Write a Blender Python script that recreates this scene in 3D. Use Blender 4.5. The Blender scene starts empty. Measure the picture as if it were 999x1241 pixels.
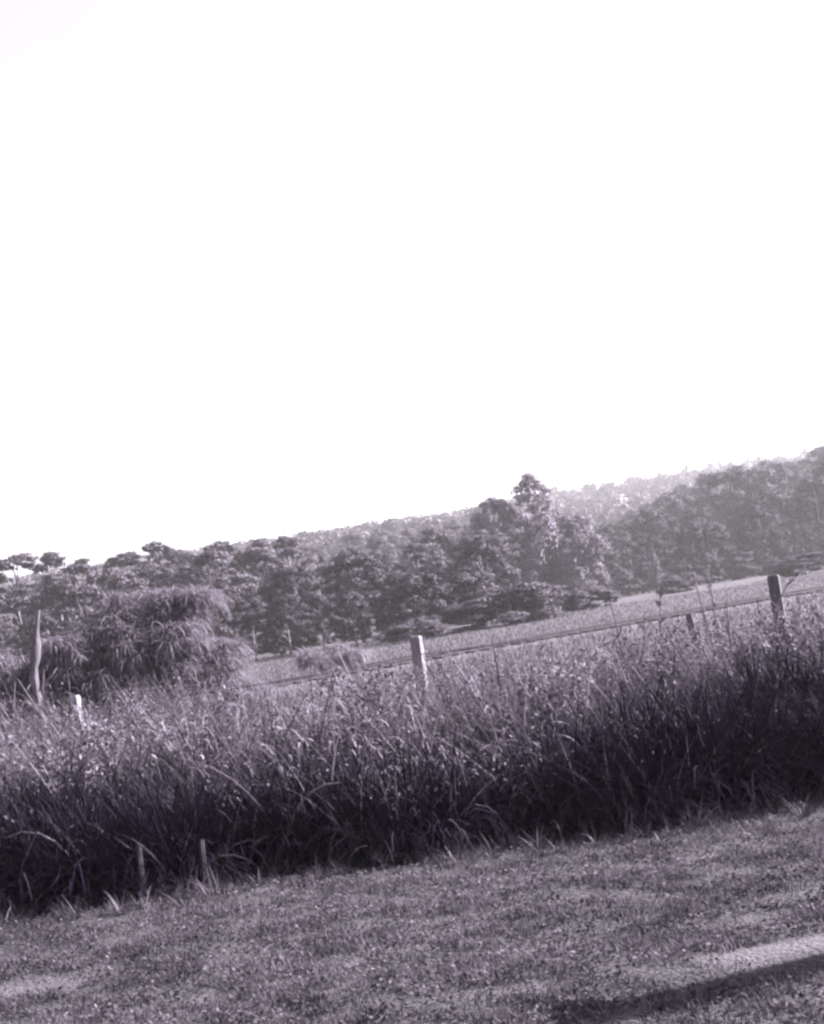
import bpy, math
import numpy as np
from mathutils import Matrix, Vector

rng = np.random.default_rng(11)
sc = bpy.context.scene
C = sc.collection

# ------------------------------------------------------------------ camera
PITCH, ROLL = math.radians(4.13), math.radians(8.5)
cam = bpy.data.cameras.new('camera')
cam.sensor_fit = 'VERTICAL'
cam.sensor_height = 36.0
cam.lens = 49.43
cam.clip_start, cam.clip_end = 0.1, 6000.0
camo = bpy.data.objects.new('camera', cam)
C.objects.link(camo)
R_ = Vector((1, 0, 0))
U_ = Vector((0, -math.sin(PITCH), math.cos(PITCH)))
F_ = Vector((0, math.cos(PITCH), math.sin(PITCH)))
cr = R_ * math.cos(ROLL) - U_ * math.sin(ROLL)
cu = R_ * math.sin(ROLL) + U_ * math.cos(ROLL)
M = Matrix((cr, cu, -F_)).transposed().to_4x4()
M.translation = Vector((0, 0, 1.6))
camo.matrix_world = M
sc.camera = camo

# ------------------------------------------------------------------ sky and sun
SUN_EL, SUN_AZ = math.radians(37), math.radians(78)      # azimuth from +Y towards +X
w = bpy.data.worlds.new('World')
sc.world = w
w.use_nodes = True
nt = w.node_tree
nt.nodes.clear()
sky = nt.nodes.new('ShaderNodeTexSky')
sky.sky_type = 'NISHITA'
sky.sun_disc = False
sky.sun_elevation, sky.sun_rotation = SUN_EL, SUN_AZ
sky.air_density, sky.dust_density, sky.ozone_density = 1.0, 3.0, 1.0
bw = nt.nodes.new('ShaderNodeRGBToBW')                    # toned black-and-white print: grey sky
tint = nt.nodes.new('ShaderNodeMix')
tint.data_type = 'RGBA'
tint.blend_type = 'MULTIPLY'
tint.inputs[0].default_value = 1.0
tint.inputs[7].default_value = (1.0, 0.955, 1.06, 1)
bg = nt.nodes.new('ShaderNodeBackground')
bg.inputs['Strength'].default_value = 0.076
ow = nt.nodes.new('ShaderNodeOutputWorld')
nt.links.new(sky.outputs[0], bw.inputs[0])
nt.links.new(bw.outputs[0], tint.inputs[6])
nt.links.new(tint.outputs[2], bg.inputs['Color'])
nt.links.new(bg.outputs[0], ow.inputs[0])

sun = bpy.data.lights.new('sun', 'SUN')
sun.energy, sun.angle, sun.color = 5.0, math.radians(0.6), (1.0, 0.985, 0.97)
suno = bpy.data.objects.new('sun', sun)
C.objects.link(suno)
to_sun = Vector((math.sin(SUN_AZ) * math.cos(SUN_EL), math.cos(SUN_AZ) * math.cos(SUN_EL), math.sin(SUN_EL)))
suno.rotation_euler = to_sun.to_track_quat('Z', 'Y').to_euler()
suno.location = (60, 30, 80)

sc.view_settings.view_transform = 'Standard'
sc.view_settings.look = 'None'
sc.view_settings.gamma = 1.0
sc.view_settings.use_curve_mapping = False
sc.view_settings.exposure = 2.55
sc.render.film_transparent = False
cy = sc.cycles
cy.max_bounces, cy.diffuse_bounces, cy.glossy_bounces = 5, 3, 1
cy.transmission_bounces, cy.volume_bounces, cy.transparent_max_bounces = 3, 1, 6
cy.use_denoising = True
cy.filter_width = 2.6

# ------------------------------------------------------------------ helpers
def link(o, parent=None):
    C.objects.link(o)
    if parent is not None:
        o.parent = parent
    return o

def tag(o, label=None, cat=None, group=None, kind=None):
    if label: o['label'] = label
    if cat: o['category'] = cat
    if group: o['group'] = group
    if kind: o['kind'] = kind
    return o

def empty(name, loc, rz=0.0, s=1.0):
    o = bpy.data.objects.new(name, None)
    o.empty_display_size = 0.2
    o.location = loc
    o.rotation_euler = (0, 0, rz)
    o.scale = (s, s, s) if np.isscalar(s) else s
    return link(o)

def mesh(name, V, F, mat, smooth=False):
    """V (n,3); F (m,k) array, all faces of k corners, or a list of such arrays"""
    if not isinstance(F, list): F = [F]
    V = np.asarray(V, np.float32)
    loops = np.concatenate([np.asarray(f, np.int32).ravel() for f in F])
    tot = np.concatenate([np.full(len(f), np.asarray(f).shape[1], np.int32) for f in F])
    me = bpy.data.meshes.new(name)
    me.vertices.add(len(V)); me.vertices.foreach_set('co', V.ravel())
    me.loops.add(len(loops)); me.loops.foreach_set('vertex_index', loops)
    me.polygons.add(len(tot))
    me.polygons.foreach_set('loop_start', (np.cumsum(tot) - tot).astype(np.int32))
    me.polygons.foreach_set('loop_total', tot)
    me.polygons.foreach_set('use_smooth', np.full(len(tot), smooth, bool))
    me.update(calc_edges=True)
    me.materials.append(mat)
    return me

def obj(name, me, parent=None, loc=(0, 0, 0), rot=(0, 0, 0)):
    o = bpy.data.objects.new(name, me)
    o.location, o.rotation_euler = loc, rot
    return link(o, parent)

class Geo:
    """collects quads and triangles"""
    def __init__(s): s.V, s.Q, s.T, s.n = [], [], [], 0
    def add(s, V, Q=None, T=None):
        if Q is not None and len(Q): s.Q.append(np.asarray(Q) + s.n)
        if T is not None and len(T): s.T.append(np.asarray(T) + s.n)
        s.V.append(np.asarray(V, float)); s.n += len(V)
    def box(s, c, size, rz=0.0, taper=1.0, lean=(0, 0)):
        x, y, z = np.array(size) / 2
        v = np.array([[i * x * (taper if k > 0 else 1), j * y * (taper if k > 0 else 1), k * z]
                      for k in (-1, 1) for j in (-1, 1) for i in (-1, 1)])
        v[4:, 0] += lean[0]; v[4:, 1] += lean[1]
        a = np.array([[math.cos(rz), -math.sin(rz)], [math.sin(rz), math.cos(rz)]])
        v[:, :2] = v[:, :2] @ a.T
        s.add(v + np.array(c), [[0, 2, 3, 1], [4, 5, 7, 6], [0, 1, 5, 4], [2, 6, 7, 3], [0, 4, 6, 2], [1, 3, 7, 5]])
    def tube(s, pts, rad, n=7, cap=True):
        pts = np.asarray(pts, float); rad = np.broadcast_to(rad, len(pts))
        t = np.gradient(pts, axis=0); t /= np.linalg.norm(t, axis=1)[:, None] + 1e-9
        ref = np.array([0.31, 0.95, 0.02]) if abs(t[0][2]) > 0.6 else np.array([0, 0, 1.0])
        a = np.cross(t, ref); a /= np.linalg.norm(a, axis=1)[:, None] + 1e-9
        b = np.cross(t, a)
        ang = np.arange(n) * 2 * math.pi / n
        V = pts[:, None] + rad[:, None, None] * (a[:, None] * np.cos(ang)[None, :, None] + b[:, None] * np.sin(ang)[None, :, None])
        m = len(pts)
        i = np.arange(m - 1)[:, None] * n; j = np.arange(n)[None]
        Q = np.stack([i + j, i + (j + 1) % n, i + n + (j + 1) % n, i + n + j], -1).reshape(-1, 4)
        V = V.reshape(-1, 3)
        T = []
        if cap:
            V = np.vstack([V, pts[:1], pts[-1:]])
            for k in range(n):
                T.append([m * n, (k + 1) % n, k]); T.append([m * n + 1, (m - 1) * n + k, (m - 1) * n + (k + 1) % n])
        s.add(V, Q, T)
    def mesh(s, name, mat, smooth=False):
        F = []
        if s.Q: F.append(np.concatenate(s.Q))
        if s.T: F.append(np.concatenate(s.T))
        return mesh(name, np.concatenate(s.V), F, mat, smooth)

def blades(base, h, wd, az, a0, k, seg=4, face=None, tipw=0.08):
    """strips: base (n,3), length h, width wd, lean azimuth az, start angle a0 from vertical, total bend k"""
    n = len(base)
    t = np.linspace(0, 1, seg + 1)
    ang = a0[:, None] + k[:, None] * (t[None, :-1] + 0.5 / seg)
    st = (h / seg)[:, None]
    r = np.concatenate([np.zeros((n, 1)), np.cumsum(np.sin(ang) * st, 1)], 1)
    z = np.concatenate([np.zeros((n, 1)), np.cumsum(np.cos(ang) * st, 1)], 1)
    P = np.stack([base[:, 0:1] + r * np.cos(az)[:, None], base[:, 1:2] + r * np.sin(az)[:, None], base[:, 2:3] + z], -1)
    fa = az + math.pi / 2 + rng.normal(0, 0.5, n) if face is None else face
    prof = np.maximum(np.where(t < 0.35, 0.6 + t * 1.14, 1.0 - (t - 0.35) / 0.65), tipw)
    off = np.stack([np.cos(fa), np.sin(fa), rng.normal(0, 0.15, n)], -1)[:, None, :] * (wd[:, None] / 2 * prof[None])[..., None]
    V = np.stack([P - off, P + off], 2).reshape(-1, 3)
    b = (np.arange(n) * 2 * (seg + 1))[:, None] + 2 * np.arange(seg)[None]
    Q = np.stack([b, b + 1, b + 3, b + 2], -1).reshape(-1, 4)
    return V, Q

def leaves(c, nrm, size, aspect=0.5):
    """rhombic leaves, slightly folded along the middle: 2 triangles each as one quad"""
    n = len(c)
    nrm = nrm / (np.linalg.norm(nrm, axis=1)[:, None] + 1e-9)
    r = rng.normal(size=(n, 3))
    t = np.cross(nrm, r); t /= np.linalg.norm(t, axis=1)[:, None] + 1e-9
    b = np.cross(nrm, t)
    s = size[:, None]
    V = np.stack([c - t * s, c - b * s * aspect + nrm * s * 0.1, c + t * s, c + b * s * aspect + nrm * s * 0.1], 1).reshape(-1, 3)
    return V, np.arange(4 * n).reshape(n, 4)

def unit(n):
    v = rng.normal(size=(n, 3))
    return v / np.linalg.norm(v, axis=1)[:, None]

# ------------------------------------------------------------------ materials (a toned monochrome print)
TONE = (1.0, 0.88, 1.09)
def col(v, t=TONE): return (v * t[0], v * t[1], v * t[2], 1)

def mat_leaf(name, lo, hi, transl=0.35, objvar=0.25, rough=0.6, tone=False, gloss=0.04, tint=TONE):
    m = bpy.data.materials.new(name); m.use_nodes = True
    N, L = m.node_tree.nodes, m.node_tree.links
    N.clear()
    out = N.new('ShaderNodeOutputMaterial')
    g = N.new('ShaderNodeNewGeometry')
    rp = N.new('ShaderNodeValToRGB')
    rp.color_ramp.elements[0].color = col(lo, tint)
    rp.color_ramp.elements[1].color = col(hi, tint)
    L.new(g.outputs['Random Per Island'], rp.inputs[0])
    oi = N.new('ShaderNodeObjectInfo')
    mr = N.new('ShaderNodeMapRange')
    mr.inputs['To Min'].default_value, mr.inputs['To Max'].default_value = 1 - objvar, 1 + objvar
    L.new(oi.outputs['Random'], mr.inputs['Value'])
    mx = N.new('ShaderNodeMix'); mx.data_type = 'RGBA'; mx.blend_type = 'MULTIPLY'; mx.inputs[0].default_value = 1
    L.new(rp.outputs[0], mx.inputs[6]); L.new(mr.outputs[0], mx.inputs[7])
    if tone:
        ta = N.new('ShaderNodeAttribute'); ta.attribute_name = 'tone'
        mt_ = N.new('ShaderNodeMix'); mt_.data_type = 'RGBA'; mt_.blend_type = 'MULTIPLY'; mt_.inputs[0].default_value = 1
        L.new(mx.outputs[2], mt_.inputs[6]); L.new(ta.outputs['Fac'], mt_.inputs[7]); mx = mt_
    d = N.new('ShaderNodeBsdfDiffuse'); t = N.new('ShaderNodeBsdfTranslucent')
    s = N.new('ShaderNodeMixShader'); s.inputs[0].default_value = transl
    L.new(mx.outputs[2], d.inputs[0]); L.new(mx.outputs[2], t.inputs[0])
    L.new(d.outputs[0], s.inputs[1]); L.new(t.outputs[0], s.inputs[2])
    gl = N.new('ShaderNodeBsdfGlossy'); gl.inputs['Roughness'].default_value = rough
    gl.inputs['Color'].default_value = col(0.5)
    s2 = N.new('ShaderNodeMixShader'); s2.inputs[0].default_value = gloss
    L.new(s.outputs[0], s2.inputs[1]); L.new(gl.outputs[0], s2.inputs[2])
    L.new(s2.outputs[0], out.inputs[0])
    return m

def mat_noise(name, lo, hi, scale, detail=6, rough=0.9, bump=0.0, stretch=(1, 1, 1), p0=0.35, p1=0.65):
    m = bpy.data.materials.new(name); m.use_nodes = True
    N, L = m.node_tree.nodes, m.node_tree.links
    b = N['Principled BSDF']
    tc = N.new('ShaderNodeTexCoord'); mp = N.new('ShaderNodeMapping'); mp.inputs['Scale'].default_value = stretch
    no = N.new('ShaderNodeTexNoise'); no.inputs['Scale'].default_value = scale; no.inputs['Detail'].default_value = detail
    rp = N.new('ShaderNodeValToRGB')
    rp.color_ramp.elements[0].position, rp.color_ramp.elements[1].position = p0, p1
    rp.color_ramp.elements[0].color, rp.color_ramp.elements[1].color = col(lo), col(hi)
    L.new(tc.outputs['Object'], mp.inputs[0]); L.new(mp.outputs[0], no.inputs['Vector'])
    L.new(no.outputs[0], rp.inputs[0]); L.new(rp.outputs[0], b.inputs['Base Color'])
    b.inputs['Roughness'].default_value = rough
    b.inputs['Specular IOR Level'].default_value = 0.2
    if bump:
        bp = N.new('ShaderNodeBump'); bp.inputs['Strength'].default_value = bump; bp.inputs['Distance'].default_value = 0.05
        L.new(no.outputs[0], bp.inputs['Height']); L.new(bp.outputs[0], b.inputs['Normal'])
    return m

MT = dict(
    grass=mat_leaf('tall_grass_blades', 0.008, 0.068, 0.42, 0.0, tone=True),
    straw=mat_leaf('dry_straw', 0.08, 0.20, 0.4, 0.1),
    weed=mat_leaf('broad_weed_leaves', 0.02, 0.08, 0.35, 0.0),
    turf=mat_leaf('short_turf', 0.02, 0.115, 0.3, 0.0, gloss=0.0, tone=True),
    field=mat_leaf('field_grass', 0.03, 0.088, 0.3, 0.0),
    gum=mat_leaf('gum_foliage', 0.02, 0.085, 0.2, 0.3),
    bush=mat_leaf('bush_foliage', 0.02, 0.085, 0.25, 0.2),
    shade_stems=mat_leaf('shade_dark_stems', 0.003, 0.015, 0.08, 0.0, gloss=0.005, tint=(1.0, .72, 1.5)),  # shade at the foot of the grass, painted as near-black violet stems
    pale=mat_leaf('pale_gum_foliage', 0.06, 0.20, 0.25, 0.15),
    stake=mat_noise('rotten_stake', 0.015, 0.04, 9.0, stretch=(6, 6, 0.8), bump=0.6),
    dark=mat_leaf('dark_foliage', 0.008, 0.04, 0.15, 0.25),  # darkest of the tree foliage tones
    bramble=mat_leaf('bramble_leaves', 0.02, 0.12, 0.3, 0.2),
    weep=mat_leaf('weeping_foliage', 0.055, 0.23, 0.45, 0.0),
    bark=mat_noise('bark', 0.10, 0.24, 3.0, stretch=(4, 4, 0.6), bump=0.4),
    deadwood=mat_noise('dead_wood', 0.05, 0.12, 5.0, stretch=(5, 5, 0.5), bump=0.3),
    post=mat_noise('weathered_post', 0.05, 0.12, 9.0, stretch=(6, 6, 0.6), bump=0.5),
    greypost=mat_noise('grey_post', 0.09, 0.20, 9.0, stretch=(6, 6, 0.6), bump=0.5),
    whitepost=mat_noise('white_post', 0.18, 0.3, 9.0, stretch=(6, 6, 0.6), bump=0.4),  # lightest of the post tones
    wire=mat_noise('dull_wire', 0.05, 0.09, 30.0),
    soil=mat_noise('soil', 0.012, 0.06, 45.0, detail=8, bump=0.8),
    ballast=mat_noise('ballast', 0.04, 0.09, 18.0, bump=0.6),
    sleeper=mat_noise('sleeper_wood', 0.035, 0.08, 12.0),
    rail=mat_noise('rail_steel', 0.03, 0.05, 6.0, rough=0.5),
    wall=mat_noise('white_weatherboard', 0.7, 0.8, 2.0),
    roof=mat_noise('sheet_roof', 0.25, 0.4, 2.0),
    pane=mat_noise('dark_window', 0.03, 0.05, 2.0, rough=0.2),
)

# ------------------------------------------------------------------ terrain
def sstep(x, a, b):
    t = np.clip((x - a) / (b - a), 0, 1)
    return t * t * (3 - 2 * t)

def wob(x, y, s, seed=0.0):
    return (np.sin(x * s + 1.3 * np.sin(y * s * 0.7 + seed) + seed) + np.sin(y * s * 1.17 + 1.1 * np.sin(x * s * 0.83 + seed * 2)) +
            0.5 * np.sin((x + y) * s * 2.1 + seed * 3)) / 2.5

def terrain(x, y):
    x = np.asarray(x, float); y = np.asarray(y, float)
    a = x / np.maximum(y, 20)
    y0 = 112 + 78 * sstep(a, 0.05, 0.13)
    d = np.maximum(y - y0, 0)
    h = 0.07 * (d - 12 * (1 - np.exp(-d / 12)))
    h += 0.03 * np.maximum(y - 400, 0) * sstep(a, 0.03, 0.13)
    crest = sstep(y, 700, 900)
    h = h * (1 - crest) + (0.07 * 560 + 14 * sstep(a, 0.03, 0.13)) * crest
    h += 0.35 * sstep(y, 30, 60) * wob(x, y, 0.06) * (1 - sstep(y, 60, 90) * 0.3) * 0.3
    near = 1 - sstep(y, 14, 26)
    h += near * (0.025 * wob(x, y, 1.1, 2.0) + 0.012 * wob(x, y, 3.1, 5.0))
    # worn wheel rut across the near right: a bare lip and a hollow in front of it
    h += near * 0.004 * wob(x, y, 21.0, 1.0) * wob(x, y, 13.0, 3.0)
    hx = sstep(x, 0.15, 1.0)
    yc = 5.62 + 0.06 * x + 0.02 * np.sin(x * 3)
    h += hx * (0.012 * np.exp(-((y - yc - 0.22) / 0.16) ** 2) - 0.035 * np.exp(-((y - yc + .02) / 0.13) ** 2))
    return h

def axis(parts):
    return np.unique(np.concatenate([np.arange(a, b, s) for a, b, s in parts] + [[parts[-1][1]]]))
gx = axis([(-1400, -200, 60), (-200, -40, 8), (-40, -6, 1.5), (-6, 6, 0.06), (6, 40, 1.5), (40, 200, 8), (200, 1400, 60)])
gy = axis([(-60, 3, 3), (3, 4.4, 0.2), (4.4, 5.3, .05), (5.3, 6.2, .022), (6.2, 6.6, 0.05), (6.6, 12, 0.1), (12, 30, 1.0), (30, 120, 3), (120, 400, 6), (400, 900, 12), (900, 1500, 60)])
X, Y = np.meshgrid(gx, gy)
Z = terrain(X, Y)
nx, ny = len(gx), len(gy)
i = (np.arange(ny - 1)[:, None] * nx + np.arange(nx - 1)[None]).ravel()
gme = mesh('ground', np.stack([X, Y, Z], -1).reshape(-1, 3), np.stack([i, i + 1, i + nx + 1, i + nx], -1), MT['soil'], True)
ground = tag(obj('ground', gme), 'flat ground of thin turf rising to wooded hills', kind='structure')
# soil colour: sandy bare patches, shadow strip painted dark
m = MT['soil']; N, L = m.node_tree.nodes, m.node_tree.links
b = N['Principled BSDF']; base_link = b.inputs['Base Color'].links[0].from_socket
at = N.new('ShaderNodeAttribute'); at.attribute_name = 'bare'
at2 = N.new('ShaderNodeAttribute'); at2.attribute_name = 'painted_shade'
no = N.new('ShaderNodeTexNoise'); no.inputs['Scale'].default_value = 38; no.inputs['Detail'].default_value = 8
tc = N.new('ShaderNodeTexCoord'); L.new(tc.outputs['Object'], no.inputs['Vector'])
rp = N.new('ShaderNodeValToRGB')
rp.color_ramp.elements[0].position, rp.color_ramp.elements[1].position = 0.3, 0.7
rp.color_ramp.elements[0].color, rp.color_ramp.elements[1].color = col(0.035), col(0.11)
L.new(no.outputs[0], rp.inputs[0])
m1 = N.new('ShaderNodeMix'); m1.data_type = 'RGBA'
L.new(at.outputs['Fac'], m1.inputs[0]); L.new(base_link, m1.inputs[6]); L.new(rp.outputs[0], m1.inputs[7])
m2 = N.new('ShaderNodeMix'); m2.data_type = 'RGBA'; m2.inputs[7].default_value = col(0.014)
L.new(at2.outputs['Fac'], m2.inputs[0]); L.new(m1.outputs[2], m2.inputs[6])
L.new(m2.outputs[2], b.inputs['Base Color'])

def bare(x, y):
    yc = 5.62 + 0.06 * x
    e = 0.06 * wob(x, y, 6.0, 1.0)
    r = sstep(x + e * 4, 0.85, 1.15) * np.exp(-((y - yc - 0.24 + e * 0.6) / 0.16) ** 4)
    l = np.exp(-(((x + 2.5 + e) / 0.62) ** 2 + ((y - 7.4 + e) / 0.2) ** 2) ** 2)
    s = 0.4 * sstep(x, -0.35, 0.0) * (1 - sstep(x, 0.15, 0.5)) * np.exp(-((y - 5.95 + 0.3 * x + e) / 0.07) ** 2)
    return np.clip(r + .6 * l + s, 0, 1)
def painted_shade(x, y):  # shadow band put into the soil colour
    yc = 5.62 + 0.06 * x
    e = 0.05 * wob(x, y, 5.0, 4.0)
    return .7 * sstep(x + e * 5, 0.4, 1.0) * np.exp(-((y - yc + .03 + e) / 0.19) ** 4)
fieldt = 0.3 * sstep(Y, 21, 26) * (1 - sstep(Y - 80 * sstep(X / np.maximum(Y, 20), .05, .12), 84, 96))
for nm, v in (('bare', np.maximum(bare(X, Y), fieldt)), ('painted_shade', painted_shade(X, Y))):
    a_ = gme.attributes.new(nm, 'FLOAT', 'POINT'); a_.data.foreach_set('value', v.ravel().astype(np.float32))

# ------------------------------------------------------------------ railway
ry0 = np.array([-3.7, 43.2]); rdir = np.array([20.1, 16.3]); rdir /= np.linalg.norm(rdir); rn = np.array([-rdir[1], rdir[0]])
rang = math.atan2(rdir[1], rdir[0])
g = Geo()
ss = np.linspace(-30, 60, 91)
prof = [(-3.2, -0.3), (-1.35, 0.08), (1.35, 0.08), (3.2, -0.3)]
V = []
for s in ss:
    for o_, z in prof:
        p = ry0 + rdir * s + rn * (o_ + 0.06 * math.sin(s * 2.7 + o_))
        V.append((p[0], p[1], z + 0.02 * math.sin(s * 3.1 + o_ * 5)))
Q = [[4 * k + j, 4 * k + 4 + j, 4 * k + 5 + j, 4 * k + 1 + j] for k in range(len(ss) - 1) for j in range(3)]
g.add(V, Q)
tag(obj('ballast_bed', g.mesh('ballast_bed', MT['ballast'])), 'pale ballast bed under the railway line', kind='structure')
track = tag(empty('railway_track', (ry0[0], ry0[1], 0.08), rang), 'dark steel railway track crossing behind the fence', 'railway track')
for sgn in (-1, 1):
    g = Geo()
    for (w_, z0, z1) in ((0.13, 0.06, 0.075), (0.03, 0.075, 0.14), (0.07, 0.14, 0.17)):
        g.box((15, sgn * 0.5335, (z0 + z1) / 2), (90, w_, z1 - z0))
    obj('rail', g.mesh('rail', MT['rail']), track)
g = Geo(); g.box((0, 0, 0.035), (0.23, 2.1, 0.06)); sl = g.mesh('sleeper', MT['sleeper'])
for k in range(130):
    obj('sleeper', sl, track, (-29.6 + k * 0.68 + rng.normal(0, .02), rng.normal(0, .03), 0.0), (0, 0, rng.normal(0, 0.015)))

# ------------------------------------------------------------------ wire fence
fence = tag(empty('wire_fence', (0, 20, 0)), 'old wire fence with squared wooden posts standing in the tall grass', 'fence')
FO = np.array([0, 20, 0.0])
posts = [(-11.2, 24.2, 1.10, 0.12, 'whitepost'), (-5.62, 22.0, 1.13, 0.11, 'whitepost'), (-0.23, 20.0, 1.29, 0.145, 'greypost'), (4.43, 18.0, 1.42, 0.145, 'post'), (9.2, 16.2, 1.45, 0.14, 'post')]
for px, py, ph, pw, mt in posts:
    g = Geo()
    for (z0, z1, t) in ((-0.3, ph - 0.03, 0.97), (ph - 0.03, ph, 0.8)):
        g.box((0, 0, (z0 + z1) / 2), (pw * (1 if z0 < 0 else .97), pw * (1 if z0 < 0 else .97), z1 - z0), 0, t)
    o = obj('post', g.mesh('post', MT[mt]), fence, (px, py - 20, 0), (rng.normal(0, .012), rng.normal(0, .012), -0.33 + rng.normal(0, .05)))
    if mt == 'whitepost': o['label'] = 'pale sunlit post at the weeping bush end'
for frac in (0.80, 0.58, 0.36):
    g = Geo(); P = []
    for (a_, b_) in zip(posts[:-1], posts[1:]):
        for t in np.linspace(0, 1, 9)[:-1]:
            P.append((a_[0] + (b_[0] - a_[0]) * t, a_[1] - 20 + (b_[1] - a_[1]) * t - .08, (a_[2] + (b_[2] - a_[2]) * t) * frac - 0.06 * math.sin(math.pi * t)))
    g.tube(P, 0.005 if frac < .8 else 0.006, 5)
    obj('wire', g.mesh('wire', MT['wire']), fence)
for (a_, b_) in list(zip(posts[:-1], posts[1:]))[2:]:
    for t in np.arange(0.06, 0.97, 0.09):
        t += rng.normal(0, .01)
        hh = (a_[2] + (b_[2] - a_[2]) * t) * 0.8 + rng.normal(0, .02)
        g = Geo(); g.tube([(0, 0, 0.2), (rng.normal(0, .02), 0, hh)], [0.007, 0.006], 5)
        obj('dropper', g.mesh('dropper', MT['wire']), fence, (a_[0] + (b_[0] - a_[0]) * t, a_[1] - 20 + (b_[1] - a_[1]) * t - .09, 0))
g = Geo(); g.box((0, 0, .42), (.09, .10, 1.44), 0, .9, (-0.12, 0))
tag(obj('fence_post', g.mesh('fence_post', MT['post']), None, (3.47, 18.3, -.05), (0, 0, -.3)), 'short thin leaning post beside the tall square one at right', 'post')
g = Geo(); g.box((0, 0, 1.0), (.32, .30, 2.5), 0, .97); g.box((0, 0, 2.265), (.305, .285, .03), 0, .85)
tag(obj('gate_post', g.mesh('gate_post', MT['post']), None, (3.33, 6.08, 0), (0, 0, .1)), 'thick timber gate post out of frame whose shadow crosses the near turf', 'post')

# ------------------------------------------------------------------ trees
def crown_lobes(kind, r):
    """lobe centres/radii for a tree of height 10; returns list (centre, (rx,ry,rz))"""
    L_ = []
    if kind == 'gum':
        for _ in range(26):
            a = r.uniform(0, 6.28); z = r.uniform(3.8, 9.5); q = (1 - abs(z - 6.6) / 4.6) * 3.2 * math.sqrt(r.uniform(.1, 1))
            s = r.uniform(0.5, 1.1)
            L_.append(((q * math.cos(a), q * math.sin(a), z), (s, s, s * .62)))
    elif kind == 'round':
        for _ in range(58):
            a = r.uniform(0, 6.28); z = r.uniform(.9, 9.3)
            q = 3.4 * math.sqrt(max(0.05, 1 - ((z - 4.3) / 5.0) ** 2)) * math.sqrt(r.uniform(.35, 1))
            s = r.uniform(0.5, 1.1)
            L_.append(((q * math.cos(a), q * math.sin(a), z), (s, s, s * .85)))
    elif kind == 'tall':
        for k in range(12):
            a = r.uniform(0, 6.28); u_ = k / 12; z = 9.15 - 1.9 * u_; q = (.1 + 1.05 * math.sin(min(1.0, u_ * 1.7) * 1.57)) * r.uniform(.55, 1); a = k * 2.4
            s = r.uniform(.5, .7)
            L_.append(((q * math.cos(a), q * math.sin(a), z), (s, s, s * .7)))
    elif kind == 'mass':
        for k in range(95):
            a = r.uniform(0, 6.28); z = .3 + 9.0 * (k + r.uniform()) / 95
            q = 3.5 * math.sqrt(max(0.05, 1 - ((z - 3.6) / 5.9) ** 2)) * math.sqrt(r.uniform(.45, 1))
            s = r.uniform(.55, 1.05)
            L_.append(((q * math.cos(a), q * math.sin(a), z), (s, s, s * .9)))
    elif kind == 'cone':
        for z in np.linspace(0.8, 9.3, 16):
            a = r.uniform(0, 6.28); q = (10 - z) * .1
            s = 0.5 + (10 - z) * .11
            L_.append(((q * math.cos(a), q * math.sin(a), z), (s, s, s * .9)))
    else:                                             # scrub: low and wide
        for _ in range(42):
            a = r.uniform(0, 6.28); q = 5.2 * math.sqrt(r.uniform(0, 1)); z = .4 + 8.0 * r.uniform(0, 1) ** .8 * math.sqrt(max(.1, 1 - (q / 6.2) ** 2))
            s = r.uniform(.9, 1.8)
            L_.append(((q * math.cos(a), q * math.sin(a), z), (s, s, s * .8)))
    return L_

def make_tree(kind, seed, leafsize=0.15, per=620, fol='gum', trunk=True):
    r = np.random.default_rng(seed)
    Lb = crown_lobes(kind, r)
    Cn, Nn, Sz = [], [], []
    for c, s in Lb:
        n = int(per * 1.25 * (s[0] / 1.3) ** 2) + 30
        ns = 9
        sd = unit(ns); sd[:, 2] = np.where(sd[:, 2] < -.3, -sd[:, 2], sd[:, 2])
        sr = r.uniform(.6, 1.1, ns)
        w_ = rng.integers(ns, size=n)
        off = rng.normal(0, .27, (n, 3)); off[:, 2] *= .55
        p = np.array(c) + (sd[w_] * sr[w_][:, None] + off) * np.array(s)
        Cn.append(p); Nn.append(sd[w_] * .7 + off * 2.2 + rng.normal(0, .45, (n, 3)) + np.array([0, 0, .3])); Sz.append(rng.uniform(.6, 1.3, n) * leafsize)
    V, Q = leaves(np.concatenate(Cn), np.concatenate(Nn), np.concatenate(Sz), .55)
    keep = V.reshape(-1, 4, 3)[:, :, 2].min(1) > 0.0
    cm = mesh('crown', V, Q[keep], MT[fol])
    tm = None
    if trunk:
        g = Geo()
        top = max(c[2] for c, s in Lb)
        zz = np.linspace(-0.5, top * .93, 7)
        bx, by = r.normal(0, .15, 7).cumsum() * .6, r.normal(0, .15, 7).cumsum() * .6
        bx[0] = by[0] = 0
        tr = np.stack([bx, by, zz], 1)
        g.tube(tr, np.linspace(.24, .05, 7) * (1 if kind != 'tall' else .85), 7)
        for c, s in Lb[::3 if kind in ('gum', 'tall') else 6]:
            z0 = max(.8, c[2] * r.uniform(.45, .7))
            p0 = np.array([np.interp(z0, zz, bx), np.interp(z0, zz, by), z0]); p1 = np.array(c)
            mid = (p0 + p1) / 2 + np.array([0, 0, .35])
            if kind == 'tall':
                z0 = c[2] * r.uniform(.8, .92); p0 = np.array([np.interp(z0, zz, bx), np.interp(z0, zz, by), z0]); mid = (p0 + p1) / 2
            g.tube([p0, mid, p1], np.array([.11, .07, .025]) * (.45 if kind == 'tall' else .8), 5)
        tm = g.mesh('trunk', MT['bark'], True)
    return cm, tm

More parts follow.
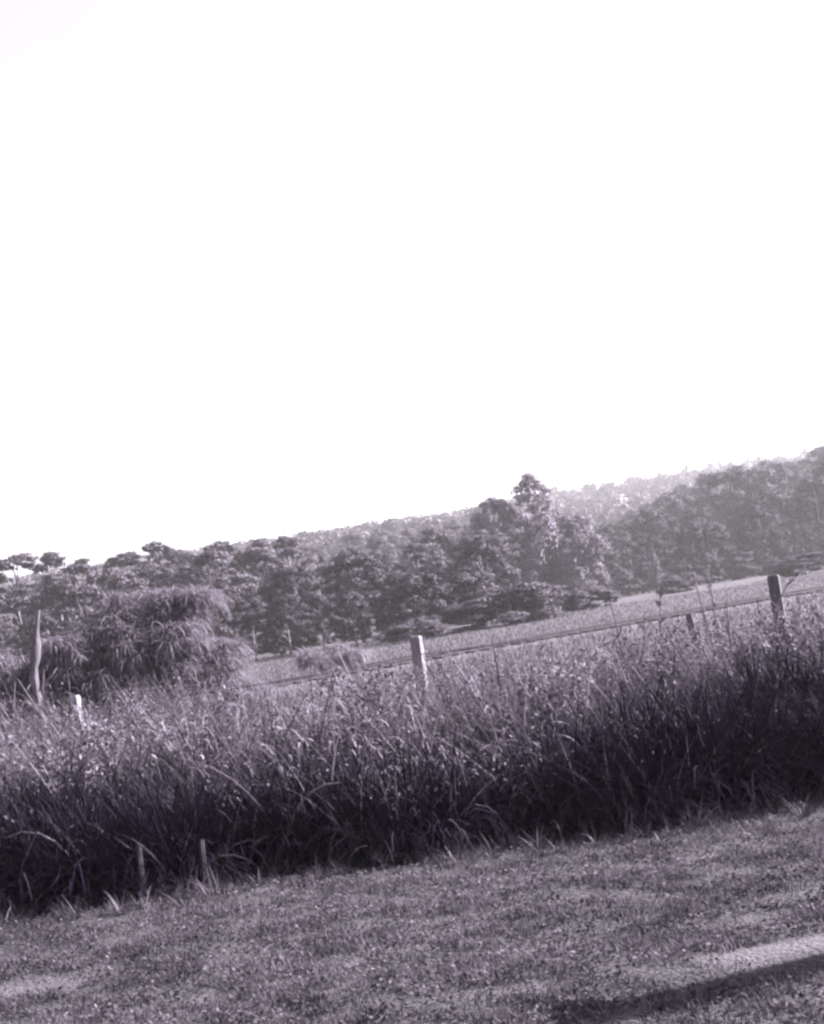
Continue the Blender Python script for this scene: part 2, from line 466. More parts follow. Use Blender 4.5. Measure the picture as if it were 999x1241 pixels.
PROTO = {'dark': [make_tree('round', 80 + k, fol='dark') for k in range(3)],
         'darkscrub': [make_tree('scrub', 90 + k, .24, 420, 'dark') for k in range(2)],
         'pale': [make_tree('mass', 70 + k, fol='pale') for k in range(3)],
         'gum': [make_tree('gum', 10 + k) for k in range(4)],
         'round': [make_tree('round', 30 + k) for k in range(4)],
         'tall': [make_tree('tall', 5, .11, 700, 'pale')],
         'cone': [make_tree('cone', 50, .13, 420)],
         'scrub': [make_tree('scrub', 60 + k, .24, 420, 'bush') for k in range(3)]}

def plant_tree(name, kind, x, y, h, label, cat, group=None, sx=1.0, k=None):
    cm, tm = PROTO[kind][int(rng.integers(len(PROTO[kind]))) if k is None else k]
    s = h / 10.0
    t = empty(name, (x, y, float(terrain(x, y)) - .05), rng.uniform(0, 6.28), (s * sx, s * sx, s))
    tag(t, label, cat, group)
    obj('crown', cm, t)
    obj('trunk', tm, t)
    return t

# the tall gum and its companions at the field's edge
plant_tree('gum_tree', 'tall', 12.8, 150, 15.3, 'tallest gum tree with bare upper trunk and small tuft crown', 'tree', sx=1.05)
plant_tree('broad_tree', 'pale', 16.2, 146, 9.4, 'big sunlit round-crowned tree below the tall gum, reaching down to the field', 'tree', sx=.88, k=0)
plant_tree('broad_tree', 'pale', 12.2, 146, 10.2, 'broad leafy tree directly in front of the tall gum trunk', 'tree', sx=.95, k=1)
plant_tree('broad_tree', 'pale', 8.6, 151, 10.9, 'dome-topped tree left of the tall gum, rising to the skyline', 'tree', sx=.8, k=2)
plant_tree('broad_tree', 'pale', 13.6, 152, 11.4, 'pale leafy tree behind and right of the tall gum trunk', 'tree', sx=.75, k=1)
plant_tree('broad_tree', 'round', 7.0, 140, 8.2, 'dark leafy tree at the left foot of the tall gum clump', 'tree', sx=1.0, k=3)
plant_tree('sapling', 'cone', 26.0, 158, 5.2, 'slim pale cone-shaped sapling against the dark right wood', 'tree')

ORD = ['first', 'second', 'third', 'fourth', 'fifth', 'sixth', 'seventh', 'eighth', 'ninth', 'tenth', 'eleventh', 'twelfth',
       'thirteenth', 'fourteenth', 'fifteenth', 'sixteenth', 'seventeenth', 'eighteenth', 'nineteenth', 'twentieth']
def cap(a):                                            # how high trees may stand before the far hill shows over them
    return np.interp(a, [-.4, -.295, -.237, -.177, -.1, -.047, 0, .037, .09, .12, .126, .164, .2, .23, .3],
                     [.0875, .085, .078, .078, .073, .071, .0745, .0735, .073, .046, .042, .054, .066, .074, .075])

def row(y, a0, a1, sp, h0, h1, kinds, label, group, order=False, capped=False, dy=4.0, sx=(.8, 1.15)):
    xs = np.arange(a0 * y, a1 * y, sp) + rng.uniform(-.3, .3, len(np.arange(a0 * y, a1 * y, sp))) * sp
    xs.sort()
    n = 0
    for x in xs:
        yy = y + rng.uniform(-dy, dy)
        h = rng.uniform(h0, h1)
        if True:
            h = min(h, (cap(x / yy) * yy + 1.6 - float(terrain(x, yy))) * rng.uniform(.93, 1.02))
            if h < 2.5: continue
        lb = label
        if order and abs(x / yy) < .3:
            lb = '%s, %s from its left end' % (label, ORD[min(n, 19)]); n += 1
        plant_tree('tree', kinds[int(rng.integers(len(kinds)))], x, yy, h, lb, 'tree', group, rng.uniform(*sx))

# left wood
row(100, -.37, -.145, 3.2, 5.0, 7.0, ['round', 'round', 'gum'], 'low bushy tree fronting the left wood', 'front trees of the left wood', True)
row(112, -.38, -.12, 4.4, 7.2, 9.2, ['gum', 'round'], 'mid-height gum tree in the second rank of the left wood', 'inner trees of the left wood', True)
row(126, -.38, -.10, 3.8, 9.0, 11.0, ['gum', 'gum', 'round'], 'tall gum tree in the third rank of the left wood', 'back trees of the left wood', True)
row(140, -.40, -.09, 3.3, 11.5, 14.5, ['gum'], 'gum tree on the skyline of the left wood', 'skyline gums of the left wood', True)
# middle wood, climbing the slope
row(97, -.15, .045, 2.5, 3.8, 5.4, ['dark', 'darkscrub', 'dark'], 'small dark tree fronting the middle wood', 'front trees of the middle wood', True, dy=3)
row(109, -.14, .06, 3.2, 5.4, 7.2, ['dark', 'dark', 'round'], 'dark leafy tree in the second rank of the middle wood', 'second row of the middle wood', True)
row(124, -.14, .062, 4.2, 6.8, 8.2, ['round', 'gum'], 'leafy tree in the third rank of the middle wood', 'inner trees of the middle wood', True)
row(146, -.15, .05, 4.8, 7.2, 8.8, ['gum', 'round'], 'sunlit gum tree at the foot of the wooded slope', 'foot of the wooded slope', True)
row(176, -.15, .08, 5.2, 6.8, 8.6, ['gum', 'round'], 'sunlit gum tree low on the wooded slope', 'lower trees of the wooded slope', True)
row(212, -.16, .10, 5.6, 7.0, 8.8, ['gum', 'round'], 'pale gum tree halfway up the wooded slope', 'middle trees of the wooded slope', True)
row(256, -.17, .10, 6.2, 7.2, 9.0, ['gum', 'round'], 'hazy gum tree high on the wooded slope', 'upper trees of the wooded slope', True)
row(310, -.2, .10, 7.0, 7.6, 9.6, ['gum', 'round'], 'hazy gum tree near the top of the wooded slope', 'top trees of the wooded slope', True)
# right wood
row(172, .128, .26, 3.6, 6.5, 9.5, ['dark'], 'dark leafy tree fronting the right wood', 'front trees of the right wood', True, True, dy=5)
row(196, .135, .42, 4.6, 10.0, 13.5, ['dark'], 'dark tall tree in the second rank of the right wood', 'second row of the right wood', True, True)
row(222, .14, .42, 5.0, 13.5, 16.5, ['dark', 'round'], 'dark tall tree in the third rank of the right wood', 'inner trees of the right wood', True, True)
row(256, .16, .42, 5.8, 13.0, 17.0, ['gum', 'round'], 'hazy gum tree in the fourth rank of the right wood', 'back trees of the right wood', True, True)
row(300, .17, .42, 6.0, 14.0, 18.0, ['gum'], 'hazy gum tree on the skyline of the right wood', 'skyline gums of the right wood', True, True)

row(166, .135, .42, 3.6, 2.6, 4.2, ['darkscrub'], 'low dark scrub bush at the foot of the right wood', 'scrub under the right wood', True, True, dy=2.5)
row(188, .13, .42, 4.2, 4.5, 6.5, ['darkscrub', 'dark'], 'dark undergrowth tree under the right wood', 'undergrowth of the right wood', True, True)
# low shrubs
def shrub(x, y, h, wd, label, group=None):
    plant_tree('shrub', 'scrub', x, y, h, label, 'shrub', group, wd / (1.2 * h))
shrub(5.2, 92, 3.0, 7.0, 'wide low shrub at the foot of the dark middle wood')
shrub(8.6, 96, 2.4, 4.6, 'small rounded shrub right of the wide one, before the sunlit tree')
shrub(12.4, 108, 2.0, 4.6, 'low shrub under the sunlit round-crowned tree')
shrub(23.3, 130, 2.0, 4.6, 'low dark bush alone in the field at the foot of the right wood')
shrub(33.0, 122, 2.1, 7.0, 'low bush in the far field near the right edge')
shrub(-1.0, 88, 1.6, 4.6, 'low shrub behind the railway line, left of the wide one')

# ------------------------------------------------------------------ far-off wooded hill (one mass) and the houses in it
houses = []
for a, e, rz in ((.148, .0575, .2), (.140, .053, -.3), (.157, .048, .4), (.152, .0605, .1), (.175, .0585, -.2), (.132, .0565, .5), (.164, .0515, 0.1), (.008, .0652, .3)):
    ys = np.arange(380, 720, 2.0)
    el = (terrain(a * ys, ys) + 2.0 - 1.6) / ys
    y = float(ys[np.argmin(abs(el - e))])
    houses.append((a * y, y, rz))
Cn, Nn, Sz = [], [], []
for y in np.arange(352, 735, 17.0):
    for x in np.arange(-.42 * y, .45 * y, 7.5):
        xx, yy = x + rng.uniform(-3.5, 3.5), y + rng.uniform(-8, 8)
        hid = False
        for hx, hy, _ in houses:
            if -26 < yy - hy < 6 and abs(xx / yy - hx / hy) * yy < 6: hid = True
        if hid: continue
        z0 = float(terrain(xx, yy)); h = rng.uniform(6, 10.5); rw = rng.uniform(2.6, 4.2)
        for _ in range(5):
            c = np.array([xx + rng.normal(0, rw * .4), yy + rng.normal(0, rw * .4), z0 + h * rng.uniform(.45, .85)])
            d = unit(34); s = rng.uniform(.45, .7) * rw
            Cn.append(c + d * np.array([s, s, s * .75])); Nn.append(d + rng.normal(0, .5, (34, 3))); Sz.append(rng.uniform(.5, 1.05, 34))
V, Q = leaves(np.concatenate(Cn), np.concatenate(Nn), np.concatenate(Sz), .6)
tag(obj('distant_wood', mesh('distant_wood', V, Q, MT['gum'])), 'far-off hazy wood covering the hill to the skyline', kind='stuff')

HN = ['white house topmost but one in the hazy gap', 'white house at the left of the hazy gap, mid-slope', 'white house lowest in the hazy gap beside the right wood',
      'white house highest on the far hill', 'white house furthest right, against the right wood', 'white house furthest left on the far hill, beside the tall gum',
      'white house low in the middle of the hazy gap', 'lone white house high on the slope left of the tall gum']
for (hx, hy, rz), lb in zip(houses, HN):
    t = tag(empty('house', (hx, hy, float(terrain(hx, hy)) - .2), rz), lb, 'house', 'white houses on the far hill')
    t.scale = (.7, .7, .72)
    g = Geo(); g.box((0, 0, 1.9), (6.4, 5.4, 3.8)); wl = obj('wall', g.mesh('wall', MT['wall']), t)
    g = Geo(); g.add([(-3.7, -3.2, 3.7), (3.7, -3.2, 3.7), (3.7, 3.2, 3.7), (-3.7, 3.2, 3.7), (-3.2, 0, 5.3), (3.2, 0, 5.3)], [[0, 1, 5, 4], [2, 3, 4, 5], [0, 3, 2, 1]], [[0, 4, 3], [1, 2, 5]])
    obj('roof', g.mesh('roof', MT['roof']), t)
    for wx in (-1.7, 1.7):
        g = Geo(); g.box((wx, -2.72, 2.2), (1.2, .1, 1.3)); obj('window', g.mesh('window', MT['pane']), t)

# ------------------------------------------------------------------ weeping bush and dead trunk at the left
def strands(c, s, n, ln, wd):
    d = unit(n); d[:, 2] = np.abs(d[:, 2]) * .9 - .15
    p = np.array(c) + d * np.array(s) * rng.uniform(.75, 1.05, n)[:, None]
    az = np.arctan2(d[:, 1], d[:, 0]) + rng.normal(0, .9, n)
    return blades(p, rng.uniform(.4, 1.3, n) * ln, rng.uniform(.6, 1.4, n) * wd, az, rng.uniform(.7, 2.3, n), rng.uniform(.7, 1.7, n), 4)
def weeping(name, loc, lobes, n, ln, wd, label, cat, stems=7, core=None):
    t = tag(empty(name, loc), label, cat)
    g = Geo()
    for c, s in lobes:
        V, Q = strands(c, (s, s, s * .8), int(n * s * s), ln, wd); g.add(V, Q)
    obj('foliage', g.mesh('foliage', MT['weep']), t)
    if core:
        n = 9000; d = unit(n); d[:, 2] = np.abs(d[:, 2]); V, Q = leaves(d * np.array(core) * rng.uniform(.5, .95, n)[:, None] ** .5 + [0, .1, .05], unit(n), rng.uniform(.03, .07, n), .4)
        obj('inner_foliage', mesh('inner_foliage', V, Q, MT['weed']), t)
    for k in range(stems):
        c, s = lobes[k % len(lobes)]
        g = Geo(); b0 = np.array([c[0] * .35, c[1] * .35, -.1]); g.tube([b0, (b0 + np.array(c)) / 2 + [0, 0, .2], c], [.05, .035, .015], 5)
        obj('stem', g.mesh('stem', MT['bark']), t)
    return t
lob = []
r2 = np.random.default_rng(4)
for (bx_, by_, bz_, br_) in ((-1.3, 0, 1.5, .6), (-.75, -.1, 2.15, .55), (-.1, 0, 2.45, .5), (.55, .1, 2.3, .5), (.95, 0, 2.45, .38), (-1.6, -.3, .8, .55), (-.7, -.6, 1.3, .55),
                         (.1, -.6, 1.6, .55), (.9, -.4, 1.6, .5), (1.35, -.2, 1.25, .45), (-.2, -.8, .75, .5), (.7, -.8, .8, .5), (1.4, -.6, .6, .5), (-1.2, -.7, .5, .45), (1.7, 0, .6, .35), (-.4, -.3, 1.75, .5), (.5, -.4, 1.9, .45), (-1.1, -.4, 1.0, .5), (1.2, -.4, 1.1, .45), (.3, -.7, 1.15, .5), (-.6, -.7, .9, .5)):
    for k in range(12):
        d_ = unit(1)[0]; d_[2] = d_[2] * .8 + .25; d_[1] = -abs(d_[1]) if r2.uniform() < .6 else d_[1]
        lob.append(((bx_ + d_[0] * br_, by_ + d_[1] * br_ * .8, max(.2, bz_ + d_[2] * br_ * .95 - .1)), r2.uniform(.1, .27)))
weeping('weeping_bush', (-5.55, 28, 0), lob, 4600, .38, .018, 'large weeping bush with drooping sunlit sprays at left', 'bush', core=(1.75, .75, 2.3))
lob = [((r2.uniform(-.95, .95), r2.uniform(-.5, .5), r2.uniform(.3, .85)), r2.uniform(.3, .45)) for k in range(11)]
lob2 = []
for k in range(95):
    x_ = r2.uniform(-1.5, 1.35); z_ = r2.uniform(.4, 2.15 - .25 * math.sin(x_ * 2.2 + .5)); lob2.append(((x_, r2.uniform(-.6, .3), z_), r2.uniform(.12, .27)))
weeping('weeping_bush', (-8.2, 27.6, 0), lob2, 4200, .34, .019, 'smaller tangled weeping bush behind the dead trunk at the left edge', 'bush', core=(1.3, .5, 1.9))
weeping('grass_tussock', (-3.5, 50, 0), lob, 900, .55, .035, 'rounded arching tussock just behind the railway line', 'tussock', 3)

t = tag(empty('dead_tree', (-7.12, 26, 0)), 'pale dead trunk leaning beside the weeping bush at far left', 'dead tree')
g = Geo(); zt = np.linspace(-.2, 2.7, 15); wv = rng.normal(0, .012, 15)
g.tube(np.stack([-.22 + .17 * np.maximum(zt - 1.4, 0) + .03 * np.sin(zt * 2.4) + wv, .02 * zt, zt], 1), (.085 - .012 * np.abs(zt - 1.8)) * rng.uniform(.8, 1.2, 15) * np.clip((2.78 - zt) / .7, .12, 1), 8)
obj('trunk', g.mesh('trunk', MT['deadwood'], True), t)
for p in ([(-.2, 0, 1.5), (-.4, .1, 1.8), (-.45, .1, 2.0)], [(-.2, 0, 1.2), (.1, .1, 1.5), (.2, .1, 1.6)]):
    g = Geo(); g.tube(p, [.03, .02, .008], 6); obj('branch', g.mesh('branch', MT['deadwood'], True), t)
for k, (x, y, h, ln) in enumerate(((-7.9, 25.2, 1.5, -.25), (-7.55, 24.8, 1.45, .2), (-7.2, 25.3, 1.6, .25), (-8.2, 25.0, 1.3, .2))):
    t = tag(empty('bare_sapling', (x, y, 0)), 'thin bare forked sapling at the foot of the dead trunk, %s from left' % ORD[[1, 2, 3, 0][k]], 'sapling', 'bare saplings by the dead trunk')
    g = Geo(); g.tube([(0, 0, 0), (ln * .4, 0, h * .5), (ln, 0, h)], [.03, .024, .01], 6); obj('stem', g.mesh('stem', MT['deadwood']), t)
    g = Geo(); g.tube([(ln * .4, 0, h * .5), (ln * .2 - .15, 0, h * .75), (-.25, 0, h * .95)], [.02, .014, .006], 5); obj('branch', g.mesh('branch', MT['deadwood']), t)

# ------------------------------------------------------------------ grasses
def gh(x, y):
    """height of the rank growth between the turf and the railway"""
    hgt = 0.98 + .16 * wob(x, y, 0.9, 1.0) + .15 * wob(x, y, 2.3, 3.0) + .10 * wob(x, y, 5.1, 6.0)
    hgt = hgt * (1 - .22 * sstep(y, 12.5, 18))
    hgt *= 1 - .72 * sstep(y, 18.4, 20.6) * sstep(x / y, -.2, -.1)
    hgt += .42 * sstep(-x / y, .06, .16) * sstep(y, 13, 20)
    edge = front(x)
    return hgt * (.55 + .45 * sstep(y, edge, edge + 2.2))
def front(x): return 9.55 + .17 * wob(x, x * .3, 1.3, 2.0) + .09 * np.sin(x * 3.7) + .07 * np.sin(x * 8.3 + 1) + .05 * np.sin(x * 17.1) - .03 * x
def scatter(n, x0, x1, y0, y1):
    a = rng.uniform(-1, 1, n); y = rng.uniform(y0, y1, n)
    x = (x0 + x1) / 2 + a * (x1 - x0) / 2 * (y / y1)
    return x, y
def base(x, y, dz=0.0): return np.stack([x, y, terrain(x, y) + dz], -1)

# rank growth: tussocks of arching blades with loose blades between
FB = .24                                                # tall blades start behind a fringe of stems painted shade-dark
nc = 3600
cx, cy_ = scatter(nc, -13, 13, 9.0, 24.5)
cy_ = 9.0 + (cy_ - 9.0) * rng.uniform(.25, 1, nc)
k_ = cy_ > front(cx) + FB; cx, cy_ = cx[k_], cy_[k_]; nc = len(cx)
crad, chh, cwd = rng.uniform(.06, .24, nc), rng.uniform(.55, 1.35, nc), rng.choice([.007, .010, .014, .022], nc)
ctone = np.clip(.85 + .55 * wob(cx, cy_, 1.1, 8.0) + rng.normal(0, .3, nc), .3, 1.9)
ex = rng.uniform(-5, 5, 420); ey = front(ex) + .1 - .75 * rng.uniform(0, 1, 420) ** 1.8
nb = 46
ci = np.repeat(np.arange(nc), nb); n = len(ci)
oa = rng.uniform(0, 6.28, n); orr = np.sqrt(rng.uniform(0, 1, n)) * crad[ci]
x, y = cx[ci] + orr * np.cos(oa), cy_[ci] + orr * np.sin(oa)
h = gh(cx, cy_)[ci] * chh[ci] * rng.uniform(.5, 1.25, n)
Va, Qa = blades(base(x, y, -.02), h, cwd[ci] * rng.uniform(.6, 1.3, n), oa + rng.normal(0, .5, n), rng.uniform(.02, .5, n), rng.uniform(.3, 2.8, n), 5)
ta_ = np.repeat(ctone[ci], 12)
n = 80000
x, y = scatter(n, -13, 13, 9.0, 24.5)
y = 9.0 + (y - 9.0) * rng.uniform(.12, 1, n)
k_ = y > front(x) + FB + rng.normal(0, .15, n); x, y = x[k_], y[k_]; n = len(x)
h = gh(x, y) * rng.uniform(.3, .95, n)
Vb, Qb = blades(base(x, y, -.02), h, rng.uniform(.006, .014, n), rng.uniform(0, 6.28, n), rng.uniform(0, .5, n), rng.uniform(.1, 2.4, n), 4)
tb_ = np.repeat(np.clip(.7 + .5 * wob(x, y, 1.1, 8.0), .25, 1.5), 10)
ei = np.repeat(np.arange(420), 16); n = len(ei); oa = rng.uniform(0, 6.28, n)
Vc, Qc = blades(base(ex[ei] + .04 * np.cos(oa) * rng.uniform(0, 1, n), ey[ei] + .04 * np.sin(oa) * rng.uniform(0, 1, n), -.01), rng.uniform(.05, .24, n) * rng.uniform(.4, 1.2, 420)[ei], rng.uniform(.005, .011, n), oa, rng.uniform(.05, .6, n), rng.uniform(.2, 2.0, n), 4)
tc_ = np.repeat(rng.uniform(.5, 1.7, 420)[ei], 10)
g = Geo(); g.add(Va, Qa); g.add(Vb, Qb); g.add(Vc, Qc)
me = g.mesh('tall_grass', MT['grass'])
me.attributes.new('tone', 'FLOAT', 'POINT').data.foreach_set('value', np.concatenate([ta_, tb_, tc_]).astype(np.float32))
tag(obj('tall_grass', me), 'rank tall grass filling the strip before the fence', kind='stuff')
# stems and blades along its front, coloured dark to paint the base shade
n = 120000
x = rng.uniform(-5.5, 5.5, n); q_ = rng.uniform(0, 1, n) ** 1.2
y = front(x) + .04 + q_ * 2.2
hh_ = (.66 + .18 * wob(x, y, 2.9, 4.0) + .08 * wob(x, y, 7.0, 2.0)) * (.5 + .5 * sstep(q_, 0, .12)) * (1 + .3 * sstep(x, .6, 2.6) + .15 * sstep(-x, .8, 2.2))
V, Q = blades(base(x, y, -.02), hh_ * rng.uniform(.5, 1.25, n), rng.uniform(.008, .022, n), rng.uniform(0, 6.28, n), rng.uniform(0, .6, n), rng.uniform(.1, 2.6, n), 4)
tag(obj('undergrowth', mesh('undergrowth', V, Q, MT['shade_stems'])), 'tangled stems painted shade-dark along the front of the tall grass', kind='stuff')
# pale dry blades, arching over
n = 22000
x, y = scatter(n, -13, 13, 9.2, 22)
k_ = y > front(x) + .05; x, y = x[k_], y[k_]; n = len(x)
V, Q = blades(base(x, y), gh(x, y) * rng.uniform(.7, 1.5, n), rng.uniform(.006, .013, n), rng.uniform(0, 6.28, n), rng.uniform(0, .6, n), rng.uniform(.2, 2.6, n), 6)
tag(obj('dry_grass', mesh('dry_grass', V, Q, MT['straw'])), 'pale dry blades arching through the tall grass', kind='stuff')
n = 14000
x, y = scatter(n, -13, 13, 9.8, 22)
k_ = (y > front(x) + .5) & (wob(x, y, 1.3, 2.5) > -.35); x, y = x[k_], y[k_]; n = len(x)
bz = base(x, y); bz[:, 2] += gh(x, y) * rng.uniform(.5, 1.0, n)
V, Q = blades(bz, rng.uniform(.10, .30, n), rng.uniform(.010, .024, n), rng.uniform(0, 6.28, n), rng.uniform(.2, 1.2, n), rng.uniform(1.2, 3.2, n), 5)
tag(obj('curled_leaves', mesh('curled_leaves', V, Q, MT['straw'])), 'pale curled dry leaves hanging among the grass tops', kind='stuff')
# broad weed leaves in the upper growth
n = 90000
x, y = scatter(n, -13, 13, 9.4, 23)
k_ = (y > front(x) + .1) & (wob(x, y, 1.7, 7.0) + .35 * (x > 0) > -.1); x, y = x[k_], y[k_]; n = len(x)
z = terrain(x, y) + gh(x, y) * rng.uniform(.25, 1.02, n)
V, Q = leaves(np.stack([x, y, z], -1), unit(n) + [0, 0, .8], rng.uniform(.010, .026, n), .5)
tag(obj('weed_leaves', mesh('weed_leaves', V, Q, MT['weed'])), 'broad weed leaves tangled in the tall grass', kind='stuff')

def turftone(x, y):
    return np.clip(.88 + .22 * wob(x, y * 1.6, 1.7, 3.0) + .22 * wob(x, y, 6.1, 1.5) + .30 * wob(x, y, 19.0, 7.0) + rng.normal(0, .12, len(x)), .25, 1.6)
# short turf of the near ground
n = 260000
x, y = scatter(n, -5.0, 5.0, 4.6, 10.2)
cl = wob(x, y, 7.0, 1.0) + .8 * wob(x, y, 17.0, 2.0)
k_ = (rng.uniform(0, 1, n) < np.clip(.55 + .55 * cl, .04, 1)) & (rng.uniform(0, 1, n) > bare(x, y) * 1.6) & (rng.uniform(0, 1, n) > painted_shade(x, y) * 1.1)
x, y, cl = x[k_], y[k_], cl[k_]; n = len(x)
h = rng.uniform(.018, .05, n) * (1 + .4 * cl) * (1 + 1.6 * sstep(y, front(x) - .5, front(x)) * rng.uniform(0, 1, n))
V, Q = blades(base(x, y, -.004), np.maximum(h, .012), rng.uniform(.004, .009, n), rng.uniform(0, 6.28, n), rng.uniform(.1, .9, n), rng.uniform(0, 1.2, n), 2)
me = mesh('short_turf', V, Q, MT['turf'])
me.attributes.new('tone', 'FLOAT', 'POINT').data.foreach_set('value', np.repeat(turftone(x, y), 6).astype(np.float32))
tag(obj('short_turf', me), 'short patchy turf covering the near ground', kind='stuff')
n = 70000
x, y = scatter(n, -5.0, 5.0, 4.6, 10.0)
cl = wob(x, y, 9.0, 4.0) + .8 * wob(x, y, 21.0, 5.0)
k_ = (cl > -.15) & (rng.uniform(0, 1, n) > bare(x, y) * 1.6) & (rng.uniform(0, 1, n) > painted_shade(x, y) * 1.1)
x, y = x[k_], y[k_]; n = len(x)
V, Q = leaves(np.stack([x, y, terrain(x, y) + rng.uniform(.008, .035, n)], -1), unit(n) * .8 + [0, 0, 1], rng.uniform(.006, .015, n), .7)
me = mesh('clover', V, Q, MT['turf'])
me.attributes.new('tone', 'FLOAT', 'POINT').data.foreach_set('value', np.repeat(turftone(x, y), 4).astype(np.float32))
tag(obj('clover', me), 'small clover leaves mixed in the near turf', kind='stuff')

# field grass beyond the fence
n = 90000
y = 21 + 90 * rng.uniform(0, 1, n) ** 1.6; x = rng.uniform(-.36, .36, n) * (y + 5)
off = (np.stack([x, y], 1) - ry0) @ rn
k_ = np.abs(off) > 1.25; x, y = x[k_], y[k_]; n = len(x)
V, Q = blades(base(x, y, -.02) + np.stack([0 * x, 0 * x, np.where(np.abs(off[k_]) < 3.1, .08 * (1 - (np.abs(off[k_]) - 1.25) / 1.9), 0)], -1), rng.uniform(.06, .22, n), rng.uniform(.010, .022, n) * (1 + y / 60), rng.uniform(0, 6.28, n), rng.uniform(0, .5, n), rng.uniform(0, 1.4, n), 2)
tag(obj('field_grass', mesh('field_grass', V, Q, MT['field'])), 'pale field grass beyond the fence on both sides of the railway', kind='stuff')

# ------------------------------------------------------------------ stalks, stakes, sprigs that stand out
def stalk(x, y, h, az, a0, k, label, head=True, wd=.015):
    t = tag(empty('grass_stalk', (x, y, float(terrain(x, y)))), label, 'grass stalk', 'tall seed stalks over the grass')
    g = Geo(); pts = []; p = np.zeros(3)
    for s in np.linspace(0, 1, 8):
        pts.append(p.copy()); a = a0 + k * s * s
        p = p + h / 7 * np.array([math.cos(az) * math.sin(a), math.sin(az) * math.sin(a), math.cos(a)])
    g.tube(pts, np.linspace(wd, wd * .35, 8), 5); obj('stem', g.mesh('stem', MT['straw']), t)
    for z_ in (.35, .55):
        q = np.array(pts[int(z_ * 7)])[None]
        V, Q = blades(q, np.array([h * .35]), np.array([.016]), np.array([rng.uniform(0, 6.28)]), np.array([.4]), np.array([1.8]), 5)
        obj('blade', mesh('blade', V, Q, MT['straw']), t)
    if head:
        n = 40; c = np.array(pts[-1]) + (np.array(pts[-1]) - np.array(pts[-2])) * rng.uniform(-1.0, .35, n)[:, None] + rng.normal(0, .010, (n, 3))
        V, Q = leaves(c, unit(n), rng.uniform(.016, .032, n), .35); obj('seed_head', mesh('seed_head', V, Q, MT['straw']), t)
stalk(3.12, 15.5, 1.62, math.pi, .10, .02, 'tall pale seed stalk leaning left before the thin right post')
stalk(3.16, 15.6, 1.52, math.pi, .01, .03, 'upright seed stalk just right of the leaning one')
stalk(3.52, 15.0, 1.60, 0, .0, 1.2, 'bent-topped seed stalk between the two right posts')
stalk(-1.87, 14.0, 1.45, math.pi, .05, .15, 'lone tall seed stalk in front of the weeping bush edge')
stalk(1.55, 14.5, 1.25, 0, .1, .9, 'drooping seed stalk below the sunlit tree')
stalk(-.45, 12.5, 1.15, math.pi, .1, .8, 'drooping seed stalk left of the middle post')
stalk(-3.4, 13.5, 1.2, 0, .1, .6, 'drooping seed stalk near the pale left post')
stalk(2.3, 11.6, 1.25, math.pi, .25, .3, 'long pale stalk leaning left in the right part of the grass', False)
stalk(2.0, 11.2, 1.15, math.pi, .4, .3, 'long pale stalk slanting lowest in the right part of the grass', False)
stalk(.55, 10.0, .95, math.pi, .6, .4, 'pale stalk slanting over the dark grass face in the middle', False)
stalk(-1.25, 9.8, .8, 0, .3, 1.8, 'bent pale stalk hanging over the dark face at left', False)
stalk(-2.55, 9.75, .85, math.pi, .3, 2.0, 'bent pale stalk hanging over the dark face at far left', False)

def stake(x, y, h, label):
    g = Geo(); g.tube([(0, 0, -.1), (-.015, 0, h * .5), (-.01, .02, h)], [.026, .022, .019], 7)
    tag(obj('stake', g.mesh('stake', MT['stake']), None, (x, y, float(terrain(x, y)))), label, 'stake', 'old stakes at the edge of the turf')
stake(-2.10, 9.38, .37, 'taller weathered stake in the dark grass edge at left')
stake(-1.70, 9.46, .32, 'shorter weathered stake right of the taller one')

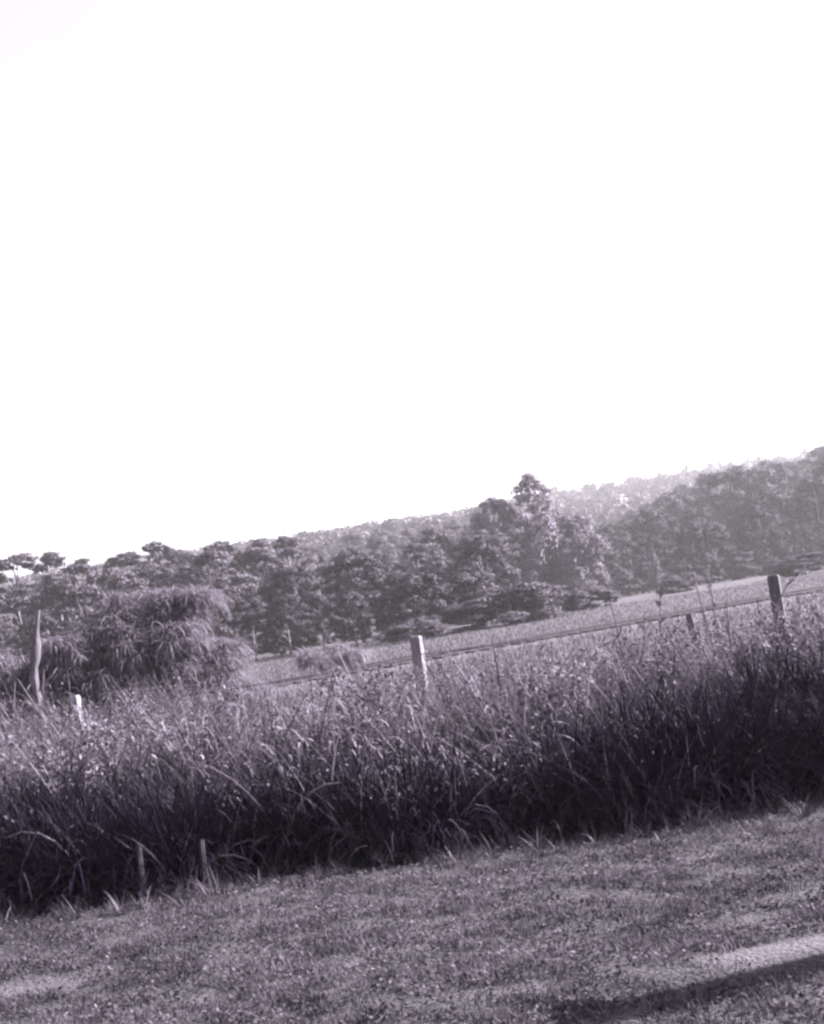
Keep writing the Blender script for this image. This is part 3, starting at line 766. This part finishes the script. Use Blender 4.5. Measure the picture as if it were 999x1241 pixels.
def sprig(x, y, h, label):
    t = tag(empty('weed_sprig', (x, y, float(terrain(x, y)))), label, 'weed', 'leafy weeds topping the grass')
    g = Geo(); P = [(0, 0, 0), (.05, 0, h * .5), (.16, 0, h)]; g.tube(P, [.01, .008, .004], 5); obj('stem', g.mesh('stem', MT['straw']), t)
    for k in range(9):
        s = .45 + .06 * k; q = np.array([[.05 + .11 * (s - .5) * 2, 0, h * s]])
        V, Q = blades(q, np.array([rng.uniform(.09, .16)]), np.array([.055]), np.array([k * 2.4]), np.array([.7]), np.array([.9]), 3)
        obj('leaf', mesh('leaf', V, Q, MT['field']), t)
def bush_weed(x, y, h, sp, label):
    t = tag(empty('leafy_weed', (x, y, float(terrain(x, y)))), label, 'weed', 'bushy weeds in the tall grass')
    g = Geo(); n = 2100; P = []
    for k in range(14):
        a = rng.uniform(0, 6.28); e = np.array([math.cos(a) * sp, math.sin(a) * sp, h * rng.uniform(.75, 1.1)]) * [rng.uniform(.4, 1), rng.uniform(.4, 1), 1]
        g.tube([(0, 0, 0), e * [.35, .35, .6], e], [.008, .006, .003], 5)
        f = rng.uniform(.35, 1.0, n // 14)
        P.append(e * np.stack([f ** 1.6, f ** 1.6, f], -1) + rng.normal(0, .06, (n // 14, 3)))
    obj('stems', g.mesh('stems', MT['bark']), t)
    P = np.concatenate(P); V, Q = leaves(P, unit(len(P)) + [0, 0, .7], rng.uniform(.012, .030, len(P)), .5)
    obj('foliage', mesh('foliage', V, Q, MT['bramble']), t)
for k, (x, y, h, sp, lb) in enumerate(((1.9, 12.6, 1.15, .6, 'bushy leafy weed rising through the grass below the field centre'), (2.75, 12.2, 1.15, .65, 'bushy leafy weed in the grass below the thin leaning post'),
        (.9, 11.6, 1.08, .5, 'bushy leafy weed in the grass right of the middle post'), (-.75, 12.2, 1.15, .55, 'bushy leafy weed in the grass left of the middle post'),
        (-2.2, 12.4, 1.25, .6, 'bushy leafy weed in the grass below the weeping bush'), (-3.0, 11.2, 1.1, .55, 'bushy leafy weed in the grass near the left edge'), (3.1, 11.0, 1.05, .6, 'bushy leafy weed in the grass at the right edge'))):
    bush_weed(x, y, h, sp, lb)
sprig(2.33, 15.0, 1.5, 'leafy weed sprig standing above the grass right of the sunlit tree')
sprig(2.0, 14.2, 1.3, 'lower leafy weed sprig left of the tall one')
sprig(.95, 14.5, 1.15, 'leafy weed sprig below the small rounded shrub')

# ------------------------------------------------------------------ haze
g = Geo(); g.box((0, 725, 33), (3000, 1650, 76))
hz = bpy.data.materials.new('haze'); hz.use_nodes = True
hz.node_tree.nodes.clear()
vo = hz.node_tree.nodes.new('ShaderNodeVolumePrincipled')
vo.inputs['Color'].default_value = (0.95, 0.92, 0.96, 1)
vo.inputs['Density'].default_value = 0.00029
vo.inputs['Anisotropy'].default_value = 0.35
oo = hz.node_tree.nodes.new('ShaderNodeOutputMaterial')
hz.node_tree.links.new(vo.outputs[0], oo.inputs['Volume'])
tag(obj('haze', g.mesh('haze', hz)), 'thin morning haze over the hills', kind='stuff')
